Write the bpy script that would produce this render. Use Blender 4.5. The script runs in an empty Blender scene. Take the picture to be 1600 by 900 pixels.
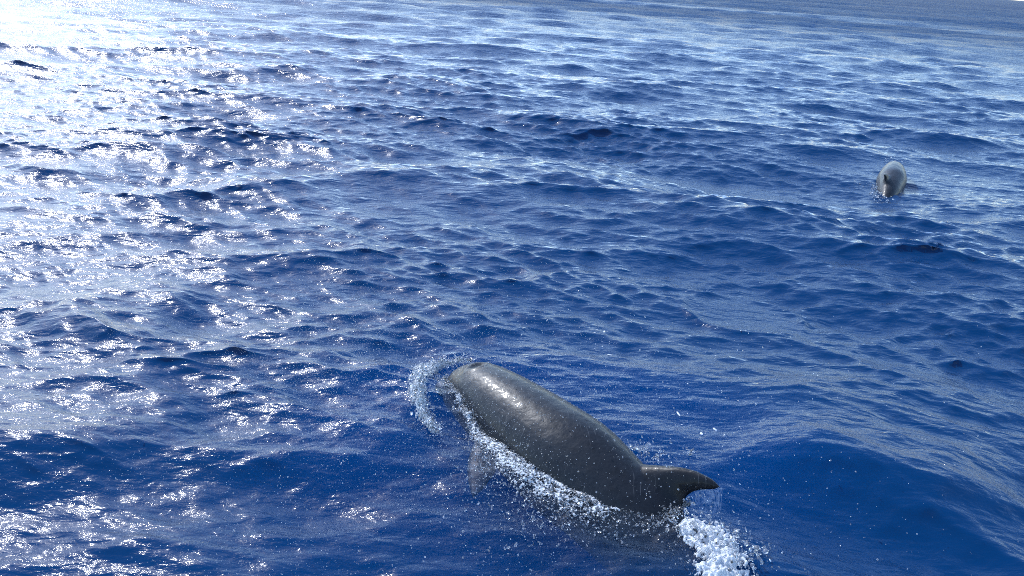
import bpy, math, random
import numpy as np
from mathutils import Matrix, Vector

# ------------------------------------------------------------------ camera, sky, sun, exposure
sc = bpy.context.scene
rng = np.random.default_rng(11)
random.seed(5)
H, PITCH, ROLL, LENS = 2.3, math.radians(23.0), math.radians(4.0), 26.7

cam_data = bpy.data.cameras.new('camera')
cam = bpy.data.objects.new('camera', cam_data)
sc.collection.objects.link(cam)
cam_data.lens = LENS
cam_data.sensor_width = 36
cam_data.clip_start = 0.05
cam_data.clip_end = 30000
cp, sp, cr, sr = math.cos(PITCH), math.sin(PITCH), math.cos(ROLL), math.sin(ROLL)
Rt, Up, Fw = Vector((1, 0, 0)), Vector((0, sp, cp)), Vector((0, cp, -sp))
cx, cy = Rt * cr + Up * sr, -Rt * sr + Up * cr
M = Matrix((cx, cy, -Fw)).transposed().to_4x4()
M.translation = (0, 0, H)
cam.matrix_world = M
sc.camera = cam

SUN_EL, SUN_AZ = math.radians(40), math.radians(-39)      # azimuth from +Y, towards +X
sun_dir = Vector((math.sin(SUN_AZ) * math.cos(SUN_EL), math.cos(SUN_AZ) * math.cos(SUN_EL), math.sin(SUN_EL)))
world = bpy.data.worlds.new('World')
sc.world = world
world.use_nodes = True
wn, wl = world.node_tree.nodes, world.node_tree.links
sky = wn.new('ShaderNodeTexSky')
sky.sky_type = 'NISHITA'
sky.sun_disc = False
sky.sun_elevation = SUN_EL
sky.sun_rotation = SUN_AZ
sky.air_density = 1.0
sky.dust_density = 0.55
sky.ozone_density = 0.6
wl.new(sky.outputs[0], wn['Background'].inputs[0])
wn['Background'].inputs[1].default_value = 0.15
sun_data = bpy.data.lights.new('sun', 'SUN')
sun_data.energy = 2.2
sun_data.angle = math.radians(0.53)
sun_data.color = (1.0, 0.95, 0.88)
sun = bpy.data.objects.new('sun', sun_data)
sc.collection.objects.link(sun)
sun.rotation_euler = sun_dir.to_track_quat('Z', 'Y').to_euler()
sc.view_settings.view_transform = 'Standard'
sc.view_settings.look = 'None'
sc.view_settings.exposure = 1.36
sc.view_settings.gamma = 1.0
sc.view_settings.use_white_balance = True
sc.view_settings.white_balance_temperature = 5850
sc.cycles.use_denoising = False
sc.cycles.adaptive_threshold = 0.02
sc.cycles.filter_width = 1.0
sc.cycles.max_bounces = 6
sc.cycles.volume_bounces = 0
sc.cycles.transparent_max_bounces = 12
sc.cycles.caustics_reflective = False
sc.cycles.caustics_refractive = False

# ------------------------------------------------------------------ helpers
def at(u, v, z=0.0):
    """world point on the level z seen at (u, v) of a 1600 x 900 survey of the place"""
    f = LENS / 36 * 1600
    x, y = (u - 800) / f, -(v - 450) / f
    X, Y = x * cr - y * sr, x * sr + y * cr
    r = np.array([X, cp + Y * sp, -sp + Y * cp])
    return np.array([0, 0, H]) + r * ((z - H) / r[2])

def mesh_obj(name, verts, quads=None, tris=None, mat=None, parent=None, smooth=True):
    me = bpy.data.meshes.new(name)
    verts = np.asarray(verts, dtype=np.float32)
    parts = []
    nq = 0 if quads is None else len(quads)
    nt = 0 if tris is None else len(tris)
    me.vertices.add(len(verts))
    me.vertices.foreach_set('co', verts.ravel())
    loops = np.concatenate([np.asarray(quads, dtype=np.int32).ravel() if nq else np.zeros(0, np.int32),
                            np.asarray(tris, dtype=np.int32).ravel() if nt else np.zeros(0, np.int32)])
    me.loops.add(len(loops))
    me.loops.foreach_set('vertex_index', loops)
    me.polygons.add(nq + nt)
    start = np.concatenate([np.arange(nq) * 4, nq * 4 + np.arange(nt) * 3]).astype(np.int32)
    me.polygons.foreach_set('loop_start', start)
    me.update(calc_edges=True)
    me.validate()
    if smooth:
        me.polygons.foreach_set('use_smooth', np.ones(len(me.polygons), dtype=bool))
    if mat:
        me.materials.append(mat)
    o = bpy.data.objects.new(name, me)
    sc.collection.objects.link(o)
    if parent:
        o.parent = parent
    return o

def float_attr(me, name, values):
    a = me.attributes.new(name, 'FLOAT', 'POINT')
    a.data.foreach_set('value', np.asarray(values, dtype=np.float32))

class Mat:
    def __init__(self, name):
        self.m = bpy.data.materials.new(name)
        self.m.use_nodes = True
        self.t = self.m.node_tree
        self.t.nodes.clear()
        self.out = self.n('ShaderNodeOutputMaterial')
    def n(self, kind, **kw):
        nd = self.t.nodes.new(kind)
        for k, v in kw.items():
            setattr(nd, k, v)
        return nd
    def l(self, a, b):
        self.t.links.new(a, b)
    def math(self, op, a, b=0.0, clamp=False):
        nd = self.n('ShaderNodeMath', operation=op, use_clamp=clamp)
        for i, q in enumerate((a, b)):
            if hasattr(q, 'is_output'):
                self.l(q, nd.inputs[i])
            else:
                nd.inputs[i].default_value = q
        return nd.outputs[0]
    def ramp(self, fac, stops):
        nd = self.n('ShaderNodeValToRGB')
        el = nd.color_ramp.elements
        while len(el) < len(stops):
            el.new(0.5)
        for e, (p, c) in zip(el, stops):
            e.position = p
            e.color = (*c, 1) if len(c) == 3 else c
        self.l(fac, nd.inputs[0])
        return nd.outputs[0]

# ------------------------------------------------------------------ the sea
NW = 260
lam = 7.0 * (0.085 / 7.0) ** ((np.arange(NW) + rng.uniform(0, 1, NW)) / NW)
lam = np.concatenate([lam, np.geomspace(7.5, 30, 26)])            # swell that shows far out
NW = len(lam)
kk = 2 * np.pi / lam
second = rng.uniform(0, 1, NW) < 0.24                             # two trains of waves cross
ang = np.where(second, math.radians(-62) + rng.normal(0, 1, NW) * 0.25, math.radians(-102) + rng.normal(0, 1, NW) * 0.34)
slope = 0.0195 * np.interp(np.log(lam), np.log([0.08, 0.2, 0.5, 1.2, 2.6, 4.5, 7.0, 30.0]), [1.8, 1.75, 1.4, 0.95, 0.85, 0.6, 0.4, 0.4])
amp = slope / kk
wdx, wdy = np.cos(ang), np.sin(ang)
ph = rng.uniform(0, 2 * np.pi, NW)
DOL = np.array([0.25, 3.35])                                   # where the near dolphin surfaces
DOL2 = np.array([4.85, 10.1])
SLICK = at(1165, 482)[:2]

# single crests of the sea that stand out: centre, direction the crest runs, half length, half width, height
RIDGES = []
for (u0, v0, u1, v1, hgt, wid) in [
        (1190, 690, 1620, 775, 0.24, 0.34), (1050, 330, 1330, 372, 0.10, 0.45),
        (20, 252, 350, 205, 0.14, 0.6), (70, 470, 260, 487, 0.2, 0.32), (330, 690, 640, 700, 0.10, 0.2),
        (480, 545, 660, 570, 0.05, 0.22), (760, 180, 960, 200, 0.09, 0.6), (560, 120, 760, 135, 0.09, 0.7),
        (-60, 725, 280, 645, 0.10, 0.28)]:
    a, b = at(u0, v0, 0.1)[:2], at(u1, v1, 0.1)[:2]
    RIDGES.append(((a + b) / 2, (b - a) / np.linalg.norm(b - a), np.linalg.norm(b - a) / 2, wid, hgt))

BULGES = [(*at(665, 620)[:2], .16, .18, .035), (*at(800, 740)[:2], .25, .2, .025), (*at(930, 805)[:2], .28, .2, .012), (*at(1120, 870)[:2], .16, .16, .04)]
def lowfreq(x, y):
    return (np.sin(0.9 * x + 0.5 * y + 1.0) + np.sin(-0.6 * x + 1.1 * y + 2.2) + np.sin(1.7 * x - 0.4 * y + 4.0)
            + np.sin(0.35 * x + 0.22 * y) + np.sin(2.3 * y + 0.8 * x + 0.3)) / 5

def waves(x, y, spacing):
    """displacement (dx, dy, dz) of the rest point (x, y)"""
    x = np.asarray(x, dtype=np.float32); y = np.asarray(y, dtype=np.float32)
    dx = np.zeros_like(x); dy = np.zeros_like(x); dz = np.zeros_like(x)
    calm = 1 - 0.75 * np.exp(-(((x - DOL[0]) ** 2 + (y - DOL[1]) ** 2) / 0.9 ** 2)) \
             - 0.5 * np.exp(-(((x - DOL2[0]) ** 2 + (y - DOL2[1]) ** 2) / 1.0 ** 2))
    sl = ((x - SLICK[0]) / 0.42) ** 2 + ((y - SLICK[1]) / 0.36) ** 2
    slick = 1 - 0.93 / (1 + np.exp((sl - 1.0) * 6))
    gust = np.clip(0.95 + 0.75 * lowfreq(x, y), 0.35, 1.5)
    near = 1 - 0.28 * np.exp(-((y - 2.7) / 1.5) ** 2)               # smoother where the boat and the animals have passed
    for i in range(NW):
        f = np.clip((lam[i] / spacing - 2.0) / 2.0, 0, 1)
        if not f.any():
            continue
        A = amp[i] * f
        if lam[i] > 7.2:
            A = A * np.clip((np.hypot(x, y) - 14) / 25, 0, 1)
        A = A * (calm if lam[i] > 0.7 else (0.4 + 0.6 * calm))
        if lam[i] < 0.6:
            A = A * gust * slick
        if lam[i] < 0.75:
            A = A * near
        p = kk[i] * (wdx[i] * x + wdy[i] * y) + ph[i]
        c, s = np.cos(p), np.sin(p)
        ch = 1.0 if lam[i] < 0.4 else 1.2
        dz += A * c
        dx -= ch * A * wdx[i] * s
        dy -= ch * A * wdy[i] * s
    for (c, d, hl, w, hgt) in RIDGES:
        qx, qy = x - c[0], y - c[1]
        al = qx * d[0] + qy * d[1]
        ac = -qx * d[1] + qy * d[0]                             # across, positive on the far side
        al = al / hl
        ac2 = ac + 0.12 * w * np.sin(3 * al + 1)
        e = np.exp(-al ** 4)
        prof = np.where(ac2 > 0, np.exp(-(ac2 / (1.9 * w)) ** 2), np.exp(-(ac2 / (0.8 * w)) ** 2)) \
            - 0.55 * np.exp(-((ac2 + 1.7 * w) / (0.9 * w)) ** 2)
        dz += 0.5 * hgt * e * prof
    # the rim of the slick left by a fluke stroke
    dz += 0.02 * np.exp(-((sl - 1.15) / 0.2) ** 2) * slick.clip(0.3, 1) - 0.01 * np.exp(-(sl / 0.8) ** 2)
    # water piled up along the near dolphin: before the head and down its camera side
    for (bx, by, rx, ry, hh_) in BULGES:
        dz += hh_ * np.exp(-((x - bx) / rx) ** 2 - ((y - by) / ry) ** 2)
    return dx, dy, dz

def sea_z(x, y):
    x = np.atleast_1d(np.asarray(x, float)); y = np.atleast_1d(np.asarray(y, float))
    sp_ = np.full(x.shape, 0.02)
    px, py = x.copy(), y.copy()
    for _ in range(3):
        dx, dy, dz = waves(px, py, sp_)
        px, py = x - dx, y - dy
    return waves(px, py, sp_)[2]

th = np.concatenate([np.arange(58, 13, -0.092), np.arange(13, 2, -0.036), np.arange(2, 0.5, -0.018), np.geomspace(0.5, 0.013, 90)])
rad = H / np.tan(np.radians(th))
fine = np.linspace(-50, 50, 960)
coarse = np.concatenate([50 + np.cumsum(np.geomspace(0.2, 8, 36))])
coarse = 50 + (coarse - 50) / (coarse[-1] - 50) * 127
back = np.concatenate([-(coarse[::-1]), fine, coarse])           # -177 .. 177
az = np.radians(back)
NA, NR = len(az), len(rad)
R, A_ = np.meshgrid(rad, az, indexing='ij')
dth = np.gradient(rad)[:, None]
daz = np.gradient(az)[None, :] * R
spacing = np.maximum(np.maximum(dth * 0.7, daz), 0.004)
X0, Y0 = R * np.sin(A_), R * np.cos(A_)
dx, dy, dz = waves(X0, Y0, spacing)
V = np.stack([X0 + dx, Y0 + dy, dz], -1).reshape(-1, 3)
idx = np.arange(NR * NA).reshape(NR, NA)
nxt = np.roll(idx, -1, axis=1)
q = np.stack([idx[:-1], idx[1:], nxt[1:], nxt[:-1]], -1).reshape(-1, 4)[:, ::-1]
nV = len(V)
bot = np.stack([R[-1] * np.sin(A_[-1]), R[-1] * np.cos(A_[-1]), np.full(NA, -60.0)], -1)
V = np.concatenate([V, [[0, 0, 0]], bot, [[0, 0, -60.0]]])
ic, ib = nV, nV + 1 + np.arange(NA)
ibc = nV + 1 + NA
j = np.arange(NA); jn = np.roll(j, -1)
t1 = np.stack([np.full(NA, ic), idx[0][jn], idx[0][j]], -1)
q2 = np.stack([idx[-1][j], idx[-1][jn], ib[jn], ib[j]], -1)
t2 = np.stack([np.full(NA, ibc), ib[j], ib[jn]], -1)

sm = Mat('sea_water')
geo = sm.n('ShaderNodeNewGeometry')
attr = sm.n('ShaderNodeAttribute', attribute_name='spacing')
mp = sm.n('ShaderNodeMapping')
mp.inputs['Rotation'].default_value = (0, 0, math.radians(8))
mp.inputs['Scale'].default_value = (0.42, 1.0, 1.0)
sm.l(geo.outputs['Position'], mp.inputs[0])
def noise(scale, detail, rough=0.5, dist=0.0):
    nd = sm.n('ShaderNodeTexNoise')
    nd.inputs['Scale'].default_value = scale
    nd.inputs['Detail'].default_value = detail
    nd.inputs['Roughness'].default_value = rough
    nd.inputs['Distortion'].default_value = dist
    sm.l(mp.outputs[0], nd.inputs['Vector'])
    return nd.outputs['Fac']
b1 = sm.n('ShaderNodeBump'); b1.inputs['Strength'].default_value = 1.0; b1.inputs['Distance'].default_value = 0.0075
sm.l(noise(27, 4, 0.6, 0.3), b1.inputs['Height'])
b2 = sm.n('ShaderNodeBump'); b2.inputs['Strength'].default_value = 1.0
sm.l(noise(7, 3, 0.6, 0.2), b2.inputs['Height'])
sm.l(sm.math('MULTIPLY', sm.math('MINIMUM', sm.math('MULTIPLY', attr.outputs['Fac'], 2.0), 0.5), 0.08), b2.inputs['Distance'])
b3 = sm.n('ShaderNodeBump'); b3.inputs['Strength'].default_value = 1.0; b3.inputs['Distance'].default_value = 0.018
sm.l(noise(11, 2, 0.5, 0.4), b3.inputs['Height'])
sm.l(b1.outputs[0], b3.inputs['Normal'])
sm.l(b3.outputs[0], b2.inputs['Normal'])
b4 = sm.n('ShaderNodeBump'); b4.inputs['Strength'].default_value = 1.0
sm.l(noise(0.9, 3, 0.55, 0.2), b4.inputs['Height'])
sm.l(sm.math('MULTIPLY', sm.math('MINIMUM', sm.math('MAXIMUM', sm.math('SUBTRACT', sm.math('MULTIPLY', attr.outputs['Fac'], 0.6), 0.08), 0.0), 1.0), 0.45), b4.inputs['Distance'])
sm.l(b2.outputs[0], b4.inputs['Normal'])
nrm = b4.outputs[0]
fr = sm.n('ShaderNodeFresnel'); fr.inputs['IOR'].default_value = 1.334
sm.l(nrm, fr.inputs['Normal'])
fac = sm.math('MULTIPLY', fr.outputs[0], sm.math('SUBTRACT', 1.0, geo.outputs['Backfacing']))
# far off the unresolved wave faces turn to the viewer and mirror less than a level sheet would
fac = sm.math('MULTIPLY', fac, sm.math('SUBTRACT', 1.0, sm.math('MULTIPLY', sm.math('MINIMUM', sm.math('MULTIPLY', attr.outputs['Fac'], 1.6), 1.0), 0.78)))
# gusts roughen the far sea in patches
gn = sm.n('ShaderNodeTexNoise'); gn.inputs['Scale'].default_value = 0.055; gn.inputs['Detail'].default_value = 5; gn.inputs['Roughness'].default_value = 0.65
sm.l(mp.outputs[0], gn.inputs['Vector'])
gp = sm.math('MULTIPLY', sm.math('MINIMUM', sm.math('MULTIPLY', attr.outputs['Fac'], 1.5), 1.0), sm.math('SUBTRACT', gn.outputs['Fac'], 0.5))
fac = sm.math('MULTIPLY', fac, sm.math('ADD', 1.0, sm.math('MULTIPLY', gp, 1.8)), True)
clar = sm.n('ShaderNodeAttribute', attribute_name='clarity')
tr = sm.n('ShaderNodeBsdfTransparent')
up = sm.n('ShaderNodeCombineXYZ'); up.inputs[2].default_value = 1.0
df = sm.n('ShaderNodeBsdfDiffuse')                                # light scattered back up by the deep water, whatever the slope
df.inputs['Color'].default_value = (0.0004, 0.0205, 0.074, 1)
sm.l(up.outputs[0], df.inputs['Normal'])
body = sm.n('ShaderNodeMixShader')
sm.l(sm.math('MAXIMUM', clar.outputs['Fac'], geo.outputs['Backfacing']), body.inputs[0])
sm.l(df.outputs[0], body.inputs[1]); sm.l(tr.outputs[0], body.inputs[2])
gl = sm.n('ShaderNodeBsdfGlossy')
sm.l(sm.math('ADD', 0.05, sm.math('MINIMUM', sm.math('MULTIPLY', attr.outputs['Fac'], 0.25), 0.07)), gl.inputs['Roughness'])
sm.l(nrm, gl.inputs['Normal'])
g2 = sm.n('ShaderNodeBsdfGlossy'); g2.inputs['Roughness'].default_value = 0.24      # sheen of ripples too fine to see singly
sm.l(nrm, g2.inputs['Normal'])
gm = sm.n('ShaderNodeMixShader'); gm.inputs[0].default_value = 0.26
sm.l(gl.outputs[0], gm.inputs[1]); sm.l(g2.outputs[0], gm.inputs[2])
mx = sm.n('ShaderNodeMixShader')
sm.l(fac, mx.inputs[0]); sm.l(body.outputs[0], mx.inputs[1]); sm.l(gm.outputs[0], mx.inputs[2])
sm.l(mx.outputs[0], sm.out.inputs['Surface'])
vs = sm.n('ShaderNodeVolumeScatter'); vs.inputs['Color'].default_value = (0.002, 0.095, 0.29, 1); vs.inputs['Density'].default_value = 0.85
va = sm.n('ShaderNodeVolumeAbsorption'); va.inputs['Color'].default_value = (0.0, 0.05, 0.5, 1); va.inputs['Density'].default_value = 0.85
ad = sm.n('ShaderNodeAddShader')
sm.l(vs.outputs[0], ad.inputs[0]); sm.l(va.outputs[0], ad.inputs[1]); sm.l(ad.outputs[0], sm.out.inputs['Volume'])

sea = mesh_obj('sea', V, np.concatenate([q, q2]), np.concatenate([t1, t2]), sm.m)
float_attr(sea.data, 'spacing', np.concatenate([spacing.ravel(), np.full(len(V) - nV, 0.5)]))
cl = np.exp(-np.maximum(0, (np.hypot((X0 - DOL[0]) / 1.5, (Y0 - DOL[1]) / 1.2) - 0.6) / 0.35) ** 2)
cl[cl < 0.01] = 0
float_attr(sea.data, 'clarity', np.concatenate([cl.ravel().clip(0, 1), np.zeros(len(V) - nV)]))
sea['kind'] = 'structure'

# ------------------------------------------------------------------ dolphins
BT = [0, .012, .03, .05, .062, .075, .095, .125, .16, .21, .28, .36, .44, .52, .60, .70, .80, .88, .94, .975, .99]
BH = [.005, .012, .0165, .020, .030, .043, .058, .068, .075, .082, .090, .095, .093, .084, .070, .052, .035, .024, .016, .009, .003]
BW = [.008, .016, .021, .024, .031, .042, .054, .064, .071, .079, .088, .092, .088, .075, .057, .037, .021, .013, .010, .009, .004]
BO = [-.022, -.022, -.021, -.019, -.014, -.008, -.003, 0, 0, 0, 0, 0, 0, 0, 0, 0, 0, 0, 0, 0, 0]

def smooth_interp(x, xp, fp):
    xp, fp = np.array(xp, float), np.array(fp, float)
    m = np.gradient(fp, xp)
    x = np.asarray(x, float)
    i = np.clip(np.searchsorted(xp, x, side='right') - 1, 0, len(xp) - 2)
    h = xp[i + 1] - xp[i]
    s = np.clip((x - xp[i]) / h, 0, 1)
    return ((1 + 2 * s) * (1 - s) ** 2 * fp[i] + s * (1 - s) ** 2 * h * m[i] + s * s * (3 - 2 * s) * fp[i + 1] + s * s * (s - 1) * h * m[i + 1])

class Spine:
    """centre line of a dolphin; pitch (nose up, degrees) and yaw bend against the length fraction t"""
    def __init__(self, L, anchor, anchor_t, heading, pitch, roll=0.0, bend=0.0):
        self.L = L
        self.ts = np.linspace(0, 1, 201)
        p = np.radians(smooth_interp(self.ts, *pitch))
        yw = heading + np.radians(bend) * (self.ts - anchor_t)
        self.T = -np.stack([np.cos(p) * np.cos(yw), np.cos(p) * np.sin(yw), np.sin(p)], -1)    # towards the tail
        P = np.concatenate([[[0, 0, 0]], np.cumsum((self.T[1:] + self.T[:-1]) / 2 * L / 200, axis=0)])
        k = int(round(anchor_t * 200))
        self.P = P - P[k] + np.array(anchor)
        S = np.stack([-np.sin(yw), np.cos(yw), np.zeros_like(yw)], -1)                          # its left
        U = np.cross(S, self.T); U = -U if U[k][2] < 0 else U
        r = np.radians(roll)
        self.S = S * np.cos(r) + U * np.sin(r)
        self.U = U * np.cos(r) - S * np.sin(r)
    def frame(self, t):
        f = lambda A: np.array([np.interp(t, self.ts, A[:, c]) for c in range(3)])
        return f(self.P), f(self.T), f(self.S), f(self.U)

def blade(frame_fn, spans, lead, trail, thick, n=14):
    """closed wing: for each span position the chord runs from lead to trail; frame_fn(span, chord, thickness) -> point"""
    V, Q = [], []
    a = np.linspace(0, 2 * np.pi, n, endpoint=False)
    for s, l, tr_, th_ in zip(spans, lead, trail, thick):
        c = 0.5 - 0.5 * np.cos(a)
        y = np.sin(a) * np.sqrt(np.clip(1 - 0.55 * c, 0, 1)) * th_
        for ci, yi in zip(c, y):
            V.append(frame_fn(s, l + (tr_ - l) * ci, yi))
    m = len(spans)
    for i in range(m - 1):
        for j in range(n):
            Q.append((i * n + j, i * n + (j + 1) % n, (i + 1) * n + (j + 1) % n, (i + 1) * n + j))
    T = []
    for i, flip in ((0, True), (m - 1, False)):
        V.append(np.mean(V[i * n:(i + 1) * n], axis=0)); k = len(V) - 1
        for j in range(n):
            tri = (i * n + j, i * n + (j + 1) % n, k)
            T.append(tri[::-1] if flip else tri)
    return np.array(V), Q, T

def dolphin(name, sp_, mat, voxel, fin_lean=0.0):
    L = sp_.L
    Vs, Qs, Ts = [], [], []
    def add(V, Q, T):
        off = sum(len(v) for v in Vs)
        Vs.append(np.array(V)); Qs.extend([tuple(i + off for i in q_) for q_ in Q]); Ts.extend([tuple(i + off for i in t_) for t_ in T])
    # trunk, beak and tail stock
    tt = np.concatenate([np.linspace(0, .1, 22), np.linspace(.1, .99, 70)[1:]])
    hh, ww, oo = smooth_interp(tt, BT, BH) * L, smooth_interp(tt, BT, BW) * L, smooth_interp(tt, BT, BO) * L
    n = 40
    a = np.linspace(0, 2 * np.pi, n, endpoint=False)
    V, Q, T = [], [], []
    for t, h_, w_, o_ in zip(tt, hh, ww, oo):
        P, Tn, S, U = sp_.frame(t)
        keel = np.clip((t - .6) / .2, 0, 1)
        x = np.sign(np.cos(a)) * np.abs(np.cos(a)) ** (1 + .35 * keel)
        z = np.sin(a) + .06 * np.clip(np.sin(a), 0, 1) ** 6 * np.clip((t - .3) / .1, 0, 1)
        V.extend(P + np.outer(x * w_, S) + np.outer(z * h_ + o_, U))
    m = len(tt)
    for i in range(m - 1):
        for j_ in range(n):
            Q.append((i * n + j_, i * n + (j_ + 1) % n, (i + 1) * n + (j_ + 1) % n, (i + 1) * n + j_))
    for i, flip in ((0, True), (m - 1, False)):
        V.append(np.mean(V[i * n:(i + 1) * n], axis=0)); k = len(V) - 1
        for j_ in range(n):
            tri = (i * n + j_, i * n + (j_ + 1) % n, k)
            T.append(tri[::-1] if flip else tri)
    add(V, Q, T)
    # dorsal fin, hooked backwards
    P, Tn, S, U = sp_.frame(.49)
    v = np.linspace(-.5, 1, 30)
    lean = math.radians(fin_lean)
    U2 = U * math.cos(lean) + S * math.sin(lean)
    S2 = S * math.cos(lean) - U * math.sin(lean)
    hf = .073 * L
    base = .065 * L
    vc = np.clip(v, 0, 1)
    lead = (np.interp(vc, [0, .1, .25, .4, .55, .7, .82, .92, 1], [-.064, -.051, -.038, -.025, -.012, .001, .014, .028, .049]) - np.clip(-v, 0, 1) * .05) * L
    trail = (np.interp(vc, [0, .1, .25, .4, .55, .7, .82, .92, 1], [.057, .047, .039, .037, .040, .048, .057, .063, .065]) + np.clip(-v, 0, 1) * .04) * L
    th_ = (.015 * (1 - vc) ** .8 + .0036 + .010 * np.exp(-vc * 10)) * L
    add(*blade(lambda s, c, y: P + U2 * (base + s * hf) + Tn * c + S2 * y, v, lead, trail, th_, 20))
    root_edge = [P + U2 * (base + s_ * hf) + Tn * t_ for s_, t_ in zip(v, trail) if s_ > .45]
    # flippers
    for side in (1, -1):
        P, Tn, S, U = sp_.frame(.235)
        d = (S * side * .62 - U * .62 + Tn * .48); d /= np.linalg.norm(d)
        root = P + S * side * .052 * L - U * .042 * L
        nrm_ = np.cross(d, Tn); nrm_ /= np.linalg.norm(nrm_)
        ch_ = np.cross(nrm_, d)
        ch_ = ch_ if ch_ @ Tn > 0 else -ch_
        v = np.linspace(-.2, 1, 20); vc = np.clip(v, 0, 1)
        lead = (-.024 + .042 * vc ** 2.2) * L
        trail = (.026 + .010 * np.sin(np.pi * vc ** .7) - .002 * vc + .0 * vc) * L
        trail = np.where(vc > .75, lead + (trail - lead) * np.sqrt(np.clip(1 - ((vc - .75) / .255) ** 2, 0.01, 1)), trail)
        add(*blade(lambda s, c, y: root + d * s * .100 * L + ch_ * c + nrm_ * y, v, lead, trail, (.010 * (1 - .7 * vc)) * L, 16))
    # flukes
    P, Tn, S, U = sp_.frame(.955)
    v = np.linspace(-1, 1, 41); av = np.abs(v)
    lead = (-.035 + .075 * av ** 1.15) * L
    trail = (.018 + .02 * np.minimum(av * 4, 1) - .004 * av + .006 * av ** 4) * L
    trail = np.maximum(trail, lead + .004 * L)
    add(*blade(lambda s, c, y: P + S * s * .125 * L + Tn * c + U * (y + .01 * L * s * s), v, lead, trail, (.011 * (1 - .8 * av) + .001) * L, 16))
    tmp = mesh_obj('body_source', np.concatenate(Vs), Qs, Ts)
    md = tmp.modifiers.new('r', 'REMESH'); md.mode = 'VOXEL'; md.voxel_size = voxel; md.use_smooth_shade = True
    ms = tmp.modifiers.new('s', 'SMOOTH'); ms.factor = .5; ms.iterations = 9
    bpy.context.view_layer.update()
    me = bpy.data.meshes.new_from_object(tmp.evaluated_get(bpy.context.evaluated_depsgraph_get()))
    bpy.data.objects.remove(tmp)
    nv = len(me.vertices)
    co = np.empty(nv * 3, np.float32); me.vertices.foreach_get('co', co); co = co.reshape(-1, 3).astype(float)
    # where each point lies on the animal: length fraction and height above the centre line
    d2 = np.full(nv, 1e9); ti = np.zeros(nv, int)
    for k in range(0, 201):
        d = ((co - sp_.P[k]) ** 2).sum(1)
        b_ = d < d2; d2[b_] = d[b_]; ti[b_] = k
    rel = co - sp_.P[ti]
    tloc = sp_.ts[ti] + (rel * sp_.T[ti]).sum(1) / L
    hgt = (rel * sp_.U[ti]).sum(1); lat = (rel * sp_.S[ti]).sum(1)
    ang_ = np.arctan2(hgt, np.abs(lat))
    # blowhole dent, mouth line and eye socket pressed into the skin
    dn = np.zeros(nv)
    bh = np.hypot((tloc - .120) * L / .030, (lat - .075) / .045)
    dn += np.where(hgt > 0, .016 * np.exp(-bh ** 4), 0)
    rim = np.where(hgt > 0, .004 * np.exp(-((bh - 1.5) / .35) ** 2), 0)
    zmouth = (-.024 - .012 * np.clip((tloc - .05) / .06, 0, 1) ** 2) * L
    dn += .006 * np.exp(-((hgt - zmouth) / .007) ** 2) * (tloc < .105) * (tloc > .002)
    nn = np.empty(nv * 3, np.float32); me.vertices.foreach_get('normal', nn); nn = nn.reshape(-1, 3)
    co = co - nn * (dn - rim)[:, None]
    me.vertices.foreach_set('co', co.astype(np.float32).ravel())
    me.update()
    rb = np.interp(tloc, BT, BW) * L
    limb = np.clip((np.sqrt(d2) / np.maximum(rb, .01) - 1.12) / .12, 0, 1)
    float_attr(me, 'limb', limb)
    float_attr(me, 'along', tloc); float_attr(me, 'up', ang_ / (np.pi / 2)); float_attr(me, 'hole', np.where(hgt > 0, np.exp(-bh ** 4), 0) )
    me.polygons.foreach_set('use_smooth', np.ones(len(me.polygons), dtype=bool))
    me.materials.clear(); me.materials.append(mat)
    root = bpy.data.objects.new(name, None)
    sc.collection.objects.link(root)
    root.location = sp_.P[80]
    bpy.context.view_layer.update()
    o = bpy.data.objects.new('body', me)
    sc.collection.objects.link(o)
    o.parent = root
    o.matrix_parent_inverse = root.matrix_world.inverted()
    # eyes
    for side in (1, -1):
        t = .108
        P, Tn, S, U = sp_.frame(t)
        w_ = float(smooth_interp(t, BT, BW)) * L; h_ = float(smooth_interp(t, BT, BH)) * L
        aa = math.radians(-24)
        c = P + S * side * w_ * math.cos(aa) * 0.985 + U * h_ * math.sin(aa)
        ev, eq = [], []
        for i in range(9):
            for j_ in range(14):
                p1, p2 = math.pi * i / 8, 2 * math.pi * j_ / 14
                ev.append(c + Tn * .014 * math.sin(p1) * math.cos(p2) + U * .010 * math.sin(p1) * math.sin(p2) + S * side * .008 * math.cos(p1))
        for i in range(8):
            for j_ in range(14):
                eq.append((i * 14 + j_, i * 14 + (j_ + 1) % 14, (i + 1) * 14 + (j_ + 1) % 14, (i + 1) * 14 + j_))
        e = mesh_obj('eye', ev, eq, None, eye_mat.m)
        e.parent = root
        e.matrix_parent_inverse = root.matrix_world.inverted()
    return root, root_edge, co, nn, tloc, lat

eye_mat = Mat('dolphin_eye')
pb = eye_mat.n('ShaderNodeBsdfPrincipled'); pb.inputs['Base Color'].default_value = (.008, .007, .006, 1); pb.inputs['Roughness'].default_value = .08
eye_mat.l(pb.outputs[0], eye_mat.out.inputs[0])

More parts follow.
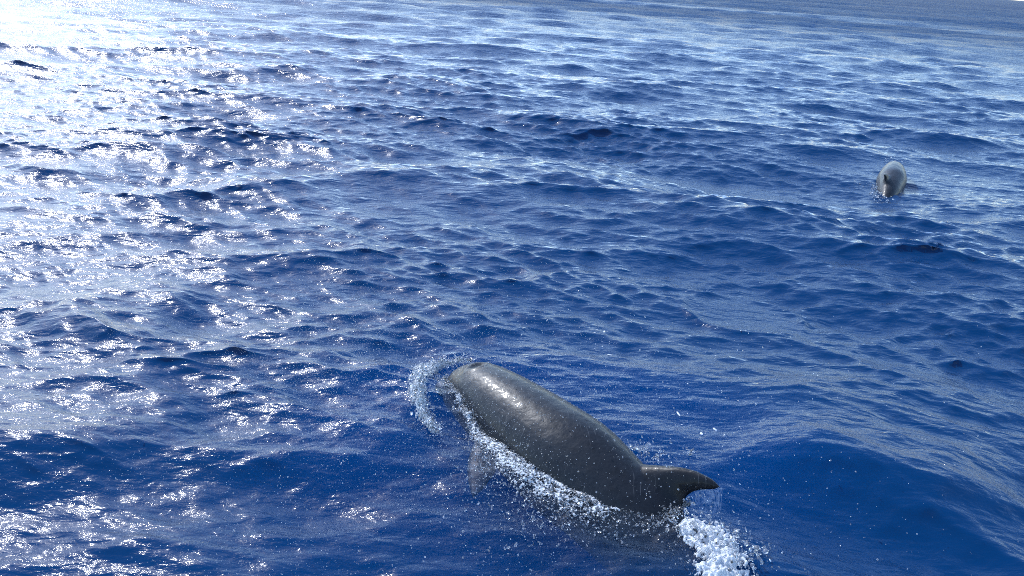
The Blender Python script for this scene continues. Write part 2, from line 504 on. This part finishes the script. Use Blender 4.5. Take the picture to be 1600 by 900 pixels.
def skin_material(name, cape, flank, belly):
    k = Mat(name)
    al = k.n('ShaderNodeAttribute', attribute_name='along').outputs['Fac']
    upv = k.n('ShaderNodeAttribute', attribute_name='up').outputs['Fac']
    hole = k.n('ShaderNodeAttribute', attribute_name='hole').outputs['Fac']
    tc = k.n('ShaderNodeTexCoord').outputs['Object']
    n1 = k.n('ShaderNodeTexNoise'); n1.inputs['Scale'].default_value = 5; n1.inputs['Detail'].default_value = 5; k.l(tc, n1.inputs[0])
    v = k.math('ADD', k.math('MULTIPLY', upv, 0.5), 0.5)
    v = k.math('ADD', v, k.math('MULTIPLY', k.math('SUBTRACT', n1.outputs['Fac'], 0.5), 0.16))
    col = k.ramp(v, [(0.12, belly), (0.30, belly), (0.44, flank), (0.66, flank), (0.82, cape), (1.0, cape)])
    lim = k.n('ShaderNodeAttribute', attribute_name='limb').outputs['Fac']
    m0 = k.n('ShaderNodeMix', data_type='RGBA'); k.l(lim, m0.inputs[0]); k.l(col, m0.inputs[6]); m0.inputs[7].default_value = (*[c_ * .8 for c_ in cape], 1)
    # paler face, darker behind
    hd = k.ramp(al, [(0.0, (1.0, 1.0, .97)), (0.13, (.9, .9, .88)), (0.24, (.62, .62, .63)), (0.5, (0.5, 0.5, 0.51)), (1.0, (0.5, 0.5, 0.51))])
    m1 = k.n('ShaderNodeMix', data_type='RGBA', blend_type='MULTIPLY'); m1.inputs[0].default_value = 1
    k.l(m0.outputs[2], m1.inputs[6]); k.l(hd, m1.inputs[7])
    # mottling, and faint pale rake marks
    n2 = k.n('ShaderNodeTexNoise'); n2.inputs['Scale'].default_value = 22; n2.inputs['Detail'].default_value = 9; n2.inputs['Roughness'].default_value = .7; k.l(tc, n2.inputs[0])
    mot = k.ramp(n2.outputs['Fac'], [(0.32, (0.45, 0.45, 0.45)), (0.5, (.85, .85, .85)), (0.68, (1.0, 1.0, 1.0))])
    m2 = k.n('ShaderNodeMix', data_type='RGBA', blend_type='MULTIPLY'); m2.inputs[0].default_value = .8
    k.l(m1.outputs[2], m2.inputs[6]); k.l(mot, m2.inputs[7])
    wv = k.n('ShaderNodeTexWave'); wv.inputs['Scale'].default_value = 9; wv.inputs['Distortion'].default_value = 9; wv.inputs['Detail'].default_value = 1; wv.inputs['Detail Scale'].default_value = .6
    k.l(tc, wv.inputs[0])
    n4 = k.n('ShaderNodeTexNoise'); n4.inputs['Scale'].default_value = 7; k.l(tc, n4.inputs[0])
    rake = k.math('MULTIPLY', k.math('MULTIPLY', k.math('SUBTRACT', wv.outputs['Fac'], .975), 30, True), k.math('MULTIPLY', k.math('SUBTRACT', n4.outputs['Fac'], .56), 9, True))
    m5 = k.n('ShaderNodeMix', data_type='RGBA'); k.l(k.math('MULTIPLY', rake, .5), m5.inputs[0]); k.l(m2.outputs[2], m5.inputs[6]); m5.inputs[7].default_value = (.16, .16, .165, 1)
    m3 = k.n('ShaderNodeMix', data_type='RGBA'); k.l(hole, m3.inputs[0]); k.l(m5.outputs[2], m3.inputs[6]); m3.inputs[7].default_value = (.006, .006, .006, 1)
    p = k.n('ShaderNodeBsdfPrincipled')
    k.l(m3.outputs[2], p.inputs['Base Color'])
    p.inputs['Roughness'].default_value = 0.42
    p.inputs['IOR'].default_value = 1.25
    p.inputs['Coat Weight'].default_value = 0.2
    p.inputs['Coat Roughness'].default_value = 0.05
    p.inputs['Coat IOR'].default_value = 1.33
    bp = k.n('ShaderNodeBump'); bp.inputs['Distance'].default_value = 0.0016; bp.inputs['Strength'].default_value = 0.3
    n3 = k.n('ShaderNodeTexNoise'); n3.inputs['Scale'].default_value = 90; n3.inputs['Detail'].default_value = 5; k.l(tc, n3.inputs[0])
    b0 = k.n('ShaderNodeBump'); b0.inputs['Distance'].default_value = 0.008; b0.inputs['Strength'].default_value = 0.7
    n5 = k.n('ShaderNodeTexNoise'); n5.inputs['Scale'].default_value = 14; n5.inputs['Detail'].default_value = 3; k.l(tc, n5.inputs[0])
    k.l(n5.outputs['Fac'], b0.inputs['Height']); k.l(b0.outputs[0], bp.inputs['Normal'])
    k.l(n3.outputs['Fac'], bp.inputs['Height']); k.l(b0.outputs[0], p.inputs['Normal'])
    k.l(bp.outputs[0], p.inputs['Coat Normal'])
    k.l(p.outputs[0], k.out.inputs[0])
    return k.m

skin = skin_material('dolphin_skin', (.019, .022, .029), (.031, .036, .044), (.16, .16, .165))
BH = [b_ * (.88 if i_ > 5 else 1) * (1 if t_ < .4 else .93) for i_, (t_, b_) in enumerate(zip(BT, BH))]
BW = [b_ * (.9 if i_ > 5 else 1) * (1 if t_ < .4 else .92) for i_, (t_, b_) in enumerate(zip(BT, BW))]
def set_ridge(sp_, t, target):
    """shift a spine so that its back at t lies at target"""
    P, Tn, S, U = sp_.frame(t)
    sp_.P = sp_.P + np.array(target) - (P + U * float(smooth_interp(t, BT, BH)) * sp_.L)
L1 = 3.3
sp1 = Spine(L1, (0, 0, 0), .435, math.radians(133),
            ([0, .07, .13, .2, .3, .4, .5, .6, .75, .9, 1], [-16, -9, -2, 2, 5, 9, 18, 28, 35, 28, 10]), roll=24, bend=10)
set_ridge(sp1, .435, at(985, 715, .13))
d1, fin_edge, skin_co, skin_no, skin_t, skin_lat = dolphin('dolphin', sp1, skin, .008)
d1['label'] = 'near dark grey dolphin arching out of the water, hooked dorsal fin wet and shining'
d1['category'] = 'dolphin'
d1['group'] = 'dolphins surfacing beside the boat'
L2 = 2.2
sp2 = Spine(L2, (0, 0, 0), .435, math.radians(64),
            ([0, .07, .13, .2, .3, .4, .5, .6, .75, .9, 1], [-14, -6, 1, 5, 7, 10, 17, 25, 30, 20, 5]), roll=-6)
set_ridge(sp2, .435, at(1393, 273, .125))
skin2 = skin_material('dolphin_skin_far', (.05, .055, .064), (.07, .075, .084), (.16, .16, .165))
d2, _, far_co, far_no, far_t, far_lat = dolphin('dolphin', sp2, skin2, .014, fin_lean=14)
d2['label'] = 'small far dolphin seen from behind, pale grey back, swimming away at upper right'
d2['category'] = 'dolphin'
d2['group'] = 'dolphins surfacing beside the boat'

# ------------------------------------------------------------------ splashes, foam and spray
def ico(sub):
    import bmesh
    bm = bmesh.new(); bmesh.ops.create_icosphere(bm, subdivisions=sub, radius=1)
    v = np.array([x.co[:] for x in bm.verts]); f = np.array([[x.index for x in p.verts] for p in bm.faces]); bm.free()
    return v, f
ICO0, ICO1 = ico(1), ico(2)

def lumps(k, ico_):
    """k differently dented blobs"""
    out = []
    for _ in range(k):
        v = ico_[0].copy()
        d = np.ones(len(v))
        for _j in range(4):
            n_ = rng.normal(0, 1, 3); n_ /= np.linalg.norm(n_)
            d += rng.uniform(-.5, .55) * np.clip(v @ n_, 0, 1) ** 2
        out.append(v * d[:, None])
    return out

def rot_rand(n):
    q_ = rng.normal(0, 1, (n, 4)); q_ /= np.linalg.norm(q_, axis=1)[:, None]
    w, x, y, z = q_.T
    return np.stack([np.stack([1 - 2 * (y * y + z * z), 2 * (x * y - z * w), 2 * (x * z + y * w)], -1),
                     np.stack([2 * (x * y + z * w), 1 - 2 * (x * x + z * z), 2 * (y * z - x * w)], -1),
                     np.stack([2 * (x * z - y * w), 2 * (y * z + x * w), 1 - 2 * (x * x + y * y)], -1)], -2)

def blob_mesh(name, pts, size, mat, ico_=None, stretch=0.95, flat=1.0):
    ico_ = ico_ or ICO1
    pts = np.asarray(pts); n = len(pts)
    var = lumps(12, ico_)
    R_ = rot_rand(n)
    sc_ = np.asarray(size)[:, None] * np.exp(rng.normal(0, stretch * .5, (n, 3)))
    V, F = [], []
    nv = len(ico_[0])
    for i in range(n):
        V.append(((var[i % 12] * sc_[i]) @ R_[i].T) * np.array([1, 1, flat]) + pts[i])
    V = np.concatenate(V)
    F = (ico_[1][None] + (np.arange(n) * nv)[:, None, None]).reshape(-1, 3)
    return mesh_obj(name, V, None, F, mat)

def along(path, n, width, z0=0.0, zs=0.02, bias=None):
    """n points strewn about a path of survey points, on the water"""
    P = np.array([at(u, v, 0.05)[:2] for u, v in path])
    seg = np.linalg.norm(np.diff(P, axis=0), axis=1); cum = np.concatenate([[0], np.cumsum(seg)])
    s = rng.uniform(0, 1, n) * cum[-1]
    w = np.interp(s / cum[-1], np.linspace(0, 1, len(width)), width) if hasattr(width, '__len__') else np.full(n, width)
    x = np.interp(s, cum, P[:, 0]) + rng.normal(0, 1, n) * w
    y = np.interp(s, cum, P[:, 1]) + rng.normal(0, 1, n) * w
    z = sea_z(x, y) + z0 + np.abs(rng.normal(0, 1, n)) * zs
    return np.stack([x, y, z], -1)

drop = Mat('water_drops')
p_ = drop.n('ShaderNodeBsdfPrincipled')
p_.inputs['Base Color'].default_value = (.93, .95, .97, 1); p_.inputs['Roughness'].default_value = .07; p_.inputs['IOR'].default_value = 1.33
p_.inputs['Transmission Weight'].default_value = .9
drop.l(p_.outputs[0], drop.out.inputs[0])
froth = Mat('froth')
dd = froth.n('ShaderNodeBsdfPrincipled'); dd.inputs['Base Color'].default_value = (.86, .88, .9, 1); dd.inputs['Roughness'].default_value = .25; dd.inputs['IOR'].default_value = 1.33
tl = froth.n('ShaderNodeBsdfTranslucent'); tl.inputs['Color'].default_value = (.85, .88, .92, 1)
fm = froth.n('ShaderNodeMixShader'); fm.inputs[0].default_value = .45
fb = froth.n('ShaderNodeBump'); fb.inputs['Distance'].default_value = .006
fn = froth.n('ShaderNodeTexNoise'); fn.inputs['Scale'].default_value = 120; fn.inputs['Detail'].default_value = 4
fc = froth.n('ShaderNodeTexCoord'); froth.l(fc.outputs['Object'], fn.inputs[0]); froth.l(fn.outputs['Fac'], fb.inputs['Height']); froth.l(fb.outputs[0], dd.inputs['Normal'])
froth.l(dd.outputs[0], fm.inputs[1]); froth.l(tl.outputs[0], fm.inputs[2]); froth.l(fm.outputs[0], froth.out.inputs[0])

glint = Mat('churned_water')
cw = glint.n('ShaderNodeBsdfPrincipled'); cw.inputs['Base Color'].default_value = (.54, .57, .6, 1); cw.inputs['Roughness'].default_value = .13; cw.inputs['IOR'].default_value = 1.36
ct = glint.n('ShaderNodeBsdfTransparent')
cn = glint.n('ShaderNodeTexNoise'); cn.inputs['Scale'].default_value = 75; cn.inputs['Detail'].default_value = 3
cc = glint.n('ShaderNodeTexCoord'); glint.l(cc.outputs['Object'], cn.inputs[0])
cb = glint.n('ShaderNodeBump'); cb.inputs['Distance'].default_value = .01
cn2 = glint.n('ShaderNodeTexNoise'); cn2.inputs['Scale'].default_value = 110; cn2.inputs['Detail'].default_value = 3; glint.l(cc.outputs['Object'], cn2.inputs[0])
glint.l(cn2.outputs['Fac'], cb.inputs['Height']); glint.l(cb.outputs[0], cw.inputs['Normal'])
cm = glint.n('ShaderNodeMixShader')
glint.l(glint.math('MULTIPLY', glint.math('SUBTRACT', cn.outputs['Fac'], .40), 5.0, True), cm.inputs[0])
glint.l(ct.outputs[0], cm.inputs[1]); glint.l(cw.outputs[0], cm.inputs[2]); glint.l(cm.outputs[0], glint.out.inputs[0])

def stuff(o, label):
    o['kind'] = 'stuff'; o['label'] = label
    return o

from mathutils import noise as mnoise
def froth_sheet(name, centre, height, mat, lace=0.022, lace_cut=0.0, fine=0.004, step=0.0032, across=1.0):
    """torn sheet of froth lying on the water. centre: rows of (x, y, half width, strength); height: crest height"""
    C_ = np.array(centre, float)
    seg = np.linalg.norm(np.diff(C_[:, :2], axis=0), axis=1); cum = np.concatenate([[0], np.cumsum(seg)])
    ns = int(cum[-1] / step) + 2
    s_ = np.linspace(0, cum[-1], ns)
    cx_, cy_, wd_, st_ = [smooth_interp(s_, cum, C_[:, c]) for c in range(4)]
    tx, ty = np.gradient(cx_), np.gradient(cy_); tn = np.hypot(tx, ty); tx, ty = tx / tn, ty / tn
    wmax = wd_.max(); nw = int(2 * wmax / step) + 2
    wv_ = np.linspace(-1, 1, nw)
    X = cx_[:, None] - ty[:, None] * wv_[None] * wd_[:, None] * across
    Y = cy_[:, None] + tx[:, None] * wv_[None] * wd_[:, None] * across
    env = np.clip(1 - np.abs(wv_)[None] ** 1.6, 0, 1) * np.clip(np.minimum(s_, cum[-1] - s_) / .06, 0, 1)[:, None]
    Z0 = sea_z(X.ravel(), Y.ravel()).reshape(X.shape)
    h_ = np.zeros_like(X); keep_ = np.zeros_like(X)
    off = rng.uniform(0, 50, 3)
    for i in range(ns):
        for k in range(nw):
            x_, y_ = X[i, k] + off[0], Y[i, k] + off[1]
            a1 = mnoise.noise((x_ * 22, y_ * 22, off[2]))
            a2 = mnoise.noise((x_ / lace, y_ / lace, off[2] + 3))
            a3 = mnoise.noise((x_ / lace * 2.3, y_ / lace * 2.3, off[2] + 7))
            d_ = mnoise.voronoi((x_ / (fine * 2.2), y_ / (fine * 2.2), off[2]))[0][0]
            e_ = env[i, k] * st_[i]
            keep_[i, k] = e_ * 1.15 - .5 + .45 * a1 + .5 * a2 + .35 * a3 - lace_cut
            h_[i, k] = height * e_ * (.55 + .6 * a1 + .35 * a2) + fine * (1 - d_) * 1.1 + .35 * fine * a3
    Z = Z0 + np.where(keep_ > 0, np.clip(keep_ * 4, 0, 1), 0) * np.maximum(h_, 0) + .0015
    V_ = np.stack([X, Y, Z], -1).reshape(-1, 3)
    id_ = np.arange(ns * nw).reshape(ns, nw)
    q_ = np.stack([id_[:-1, :-1], id_[1:, :-1], id_[1:, 1:], id_[:-1, 1:]], -1).reshape(-1, 4)
    kf = keep_.ravel()[q_].min(1) > 0
    q_ = q_[kf]
    used, inv = np.unique(q_, return_inverse=True)
    if not len(used):
        return None
    V_ = V_[used]; q_ = inv.reshape(-1, 4)
    return mesh_obj(name, V_, q_, None, mat)

lg = lambda n, m, s: m * np.exp(np.clip(rng.normal(0, s, n), -2, 1.3 * s))
# where the skin of the near dolphin meets the water on the camera's side
sel = np.where((np.abs(skin_co[:, 2]) < .12) & (skin_lat > -.02) & (skin_t > .05) & (skin_t < .62))[0]
dzs = skin_co[sel, 2] - sea_z(skin_co[sel, 0], skin_co[sel, 1])
sel = sel[np.abs(dzs) < .012]
WL, WT = skin_co[sel], skin_t[sel]
ql = np.argsort(WT); WL, WT = WL[ql], WT[ql]
def from_waterline(n, t0, t1, wid, zs, back=0.25):
    """points strewn outwards from the waterline of the near dolphin; wid: [(t, width)]"""
    t = rng.uniform(t0, t1, n)
    i = np.clip(np.searchsorted(WT, t) + rng.integers(-6, 6, n), 0, len(WT) - 1)
    w = np.interp(WT[i], *zip(*wid))
    r = rng.normal(0, 1, n); r = np.where(r < 0, r * back, r) * w
    d = np.array([-.72, -.69])
    x, y = WL[i, 0] + d[0] * r + rng.normal(0, .012, n), WL[i, 1] + d[1] * r + rng.normal(0, .012, n)
    return np.stack([x, y, sea_z(x, y) + np.abs(rng.normal(0, 1, n)) * zs], -1)
wd = [(.05, .012), (.12, .016), (.2, .03), (.28, .05), (.36, .09), (.44, .10), (.52, .05), (.62, .04)]
P1 = from_waterline(2600, .06, .47, wd, .006)
P2 = from_waterline(3000, .25, .56, [(t_, 2.3 * w_) for t_, w_ in wd], .003)
stuff(blob_mesh('wash_bubbles', np.concatenate([P1, P2]), np.concatenate([lg(2600, .0025, .6), lg(3000, .0021, .6)]), drop.m),
      'bubbly wash glinting along the flank of the near dolphin')
def waterline_path(t0, t1, n, shift, width, strength):
    out = []
    for i, t in enumerate(np.linspace(t0, t1, n)):
        m_ = np.abs(WT - t) < .025
        c = WL[m_][:, :2].mean(0) if m_.any() else WL[np.argmin(np.abs(WT - t))][:2]
        f = i / (n - 1)
        sh, w_, st = [np.interp(f, np.linspace(0, 1, len(q_)), q_) for q_ in (shift, width, strength)]
        out.append((c[0] - .72 * sh, c[1] - .69 * sh, w_, st))
    return out
stuff(froth_sheet('wash_froth', waterline_path(.08, .485, 9, [.005, .01, .03, .06, .07, .05], [.02, .035, .07, .12, .14, .08], [.75, .9, 1, 1, .9, .55]), .014, glint.m, .011, .10, .0036),
      'crinkled broken water running along the flank of the near dolphin')
stuff(froth_sheet('wash_foam', waterline_path(.36, .50, 6, [.0, -.005, -.01, -.005], [.03, .045, .04, .025], [.7, .95, 1, .8]), .008, froth.m, .010, .16, .003),
      'white foam streaks in the wash along the near dolphin')
# drops clinging to the wet back
up_ = np.where((skin_co[:, 2] > .06) & (skin_t > .02) & (skin_t < .6))[0]
pk = rng.choice(up_, 800)
stuff(blob_mesh('skin_drops', skin_co[pk] + skin_no[pk] * .0006, lg(800, .0012, .45), drop.m, ICO0, .4), 'tiny drops clinging to the wet back of the near dolphin')
# curl of water thrown up around the snout
B1 = along([(738, 560), (705, 560), (680, 568), (658, 592), (652, 622), (662, 648), (684, 676)], 1100, [.012, .016, .025, .036, .03, .024, .016], 0, .035)
B2 = along([(712, 572), (718, 600), (728, 632), (745, 660)], 250, [.015, .02, .015, .015], 0, .02)
B3 = along([(690, 580), (690, 640)], 160, [.07, .07], 0, .01)
stuff(blob_mesh('bow_splash', np.concatenate([B1, B2, B3]), np.concatenate([lg(1100, .0027, .65), lg(250, .0028, .5), lg(160, .0024, .4)]), drop.m),
      'curl of broken water thrown up round the snout of the near dolphin')
def survey_path(pts, width, strength, z=.05):
    return [(*at(u, v, z)[:2], w_, st) for (u, v), w_, st in zip(pts, width, strength)]
stuff(froth_sheet('bow_froth', survey_path([(745, 560), (705, 560), (680, 568), (660, 590), (652, 620), (662, 648), (686, 678)], [.02, .03, .05, .075, .07, .05, .03], [.9, 1.05, 1.2, 1.3, 1.3, 1.15, .9]), .055, glint.m, .014, .0, .0045),
      'glassy broken crest on the curl of water left of the near dolphin')
stuff(froth_sheet('bow_foam', survey_path([(700, 562), (676, 572), (658, 594), (653, 622), (664, 650), (684, 676)], [.02, .035, .05, .045, .035, .02], [.9, 1.1, 1.2, 1.2, 1.1, .9]), .05, froth.m, .012, .10, .0035),
      'white foam clots along the curl of water left of the near dolphin')
# boiling foam behind the fin
stuff(froth_sheet('tail_foam', survey_path([(1046, 818), (1072, 828), (1100, 845), (1122, 868), (1130, 900), (1128, 935)], [.045, .08, .12, .14, .15, .13], [1.0, 1.1, 1.12, 1.1, 1.05, 1.0]), .04, froth.m, .017, .06, .0042),
      'boiling white foam where the tail of the near dolphin enters the water')
D3 = along([(1052, 822), (1090, 840), (1120, 866), (1135, 905)], 500, [.03, .05, .07, .08], .01, .05)
D4 = along([(1150, 845), (1175, 850), (1170, 880)], 110, [.05, .06, .05], 0, .01)
stuff(blob_mesh('tail_splash', np.concatenate([D3, D4]), lg(610, .0028, .6), drop.m), 'drops and clots of foam around the tail foam of the near dolphin')
# far side of the fin
D5 = along([(985, 700), (1010, 708), (1040, 720)], 150, .025, 0, .03)
D6 = along([(1070, 706), (1082, 712)], 30, .015, 0, .01)
stuff(blob_mesh('fin_splash', np.concatenate([D5, D6]), lg(180, .003, .5), drop.m), 'small splash on the far side of the near dolphin fin')
# around the far dolphin
c_ = [(1374, 278), (1371, 288), (1380, 296), (1394, 297)]
D7 = np.concatenate([along([(1378, 250), (1388, 245), (1402, 246), (1412, 258)], 30, .04, 0, .03), along(c_, 110, .05, 0, .03), along([(1340, 278), (1365, 276)], 20, .08, 0, .01)])
stuff(blob_mesh('far_splash', D7, lg(len(D7), .005, .5), drop.m), 'ring of splashes round the far dolphin')
# flecks of foam drifting on the swell
fl = np.array([(1060 + 110 * rng.uniform() , 590 + 95 * rng.uniform()) for _ in range(22)] + [(930 + 230 * rng.uniform(), 495 + 50 * rng.uniform()) for _ in range(20)]
              + [(1600 * rng.uniform(), 420 + 480 * rng.uniform()) for _ in range(6)])
pf = np.array([at(u, v, .05) for u, v in fl]); pf[:, 2] = sea_z(pf[:, 0], pf[:, 1]) + .002
stuff(blob_mesh('foam_flecks', pf, lg(len(pf), .003, .6), froth.m, None, 1.3, .3), 'white flecks of foam scattered on the blue water')
# spray hanging in the air round the near dolphin
n = 3800
px = rng.normal(.15, .85, n); py = rng.normal(3.15, .75, n); pz = np.abs(rng.normal(0, .28, n)) + .01
ok = (py > 1.6)
px, py, pz = px[ok], py[ok], pz[ok]
pz += sea_z(px, py)
sz = lg(len(px), .0017, .5)
stuff(blob_mesh('spray_drops', np.stack([px, py, pz], -1), sz, drop.m, ICO0, .4), 'fine spray drops hanging over the near dolphin')
# sheet of water running off the fin
film = Mat('water_film')
ft = film.n('ShaderNodeBsdfTransparent'); ft.inputs[0].default_value = (.93, .96, 1, 1)
fg = film.n('ShaderNodeBsdfPrincipled'); fg.inputs['Base Color'].default_value = (.75, .83, .92, 1); fg.inputs['Roughness'].default_value = .12
fa = film.n('ShaderNodeAttribute', attribute_name='streak')
fx = film.n('ShaderNodeMixShader')
film.l(fa.outputs['Fac'], fx.inputs[0]); film.l(ft.outputs[0], fx.inputs[1]); film.l(fg.outputs[0], fx.inputs[2]); film.l(fx.outputs[0], film.out.inputs[0])
E0 = np.array(fin_edge)
ne = 46
ev = np.stack([np.interp(np.linspace(0, len(E0) - 1, ne), np.arange(len(E0)), E0[:, c]) for c in range(3)], -1)
nr = 24
stx = np.convolve(np.abs(rng.normal(0, .16, ne + 4)), [.15, .2, .3, .2, .15], 'valid'); stx[-2:] += .1
V_, A_v = [], []
tail_dir = sp1.frame(.51)[1]
for i in range(nr):
    g = i / (nr - 1)
    for k in range(ne):
        p = ev[k] + np.array([tail_dir[0], tail_dir[1], 0]) * (.05 * g) + np.array([0, 0, -1]) * 0
        zb = -.02
        p = p.copy(); p[2] = ev[k][2] + (zb - ev[k][2]) * g ** 1.3
        p += (ev[ne // 3] - ev[k]) * np.array([1, 1, 0]) * .35 * g * g + np.array([-.7, -.7, 0]) * .03 * mnoise.noise((k * .16, i * .2, 1.0)) * g
        V_.append(p); A_v.append(np.clip((stx[k] * .9 + .05 * mnoise.noise((k * .35, i * .25, 3.3)) + .12 * mnoise.noise((k * .12, i * .3, 9.1))) * (1.0 - g ** 2) * .6, .0, .5))
Q_ = [(i * ne + k, i * ne + k + 1, (i + 1) * ne + k + 1, (i + 1) * ne + k) for i in range(nr - 1) for k in range(ne - 1)]
Q_ = [q_ for q_ in Q_ if mnoise.noise((q_[0] % ne * .42, q_[0] // ne * .10, 4.2)) + .5 * mnoise.noise((q_[0] % ne * .9, q_[0] // ne * .35, 8.0)) > -.12 + .5 * (q_[0] // ne / nr) ** 1.5]
fo = mesh_obj('fin_runoff', V_, Q_, None, film.m)
float_attr(fo.data, 'streak', A_v)
sd_ = fo.modifiers.new('thickness', 'SOLIDIFY'); sd_.thickness = .002
stuff(fo, 'thin sheet of water running off the hooked fin of the near dolphin')

# breath and spray drifting off as fine backlit mist
octa = (np.array([[1, 0, 0], [-1, 0, 0], [0, 1, 0], [0, -1, 0], [0, 0, 1], [0, 0, -1]], float),
        np.array([[0, 2, 4], [2, 1, 4], [1, 3, 4], [3, 0, 4], [2, 0, 5], [1, 2, 5], [3, 1, 5], [0, 3, 5]]))
n = 60000
px = rng.normal(-.95, .75, n); py = rng.normal(3.3, .8, n); pz = .05 + np.abs(rng.normal(0, .35, n))
wisp = np.array([mnoise.noise((a * 1.7 + b * .6, b * .8, c * 1.2)) + .5 * mnoise.noise((a * 4.5, b * 2.2, c * 3)) for a, b, c in zip(px, py, pz)])
ok = (wisp > .02) & (py > 1.7)
px, py, pz = px[ok][:24000], py[ok][:24000], pz[ok][:24000]
pz += sea_z(px, py)
nm = len(px)
sz = lg(nm, .00085, .4)
V_ = (octa[0][None] * sz[:, None, None] + np.stack([px, py, pz], -1)[:, None]).reshape(-1, 3)
F_ = (octa[1][None] + (np.arange(nm) * 6)[:, None, None]).reshape(-1, 3)
stuff(mesh_obj('spray_mist', V_, None, F_, froth.m), 'fine backlit spray mist drifting left of the near dolphin')
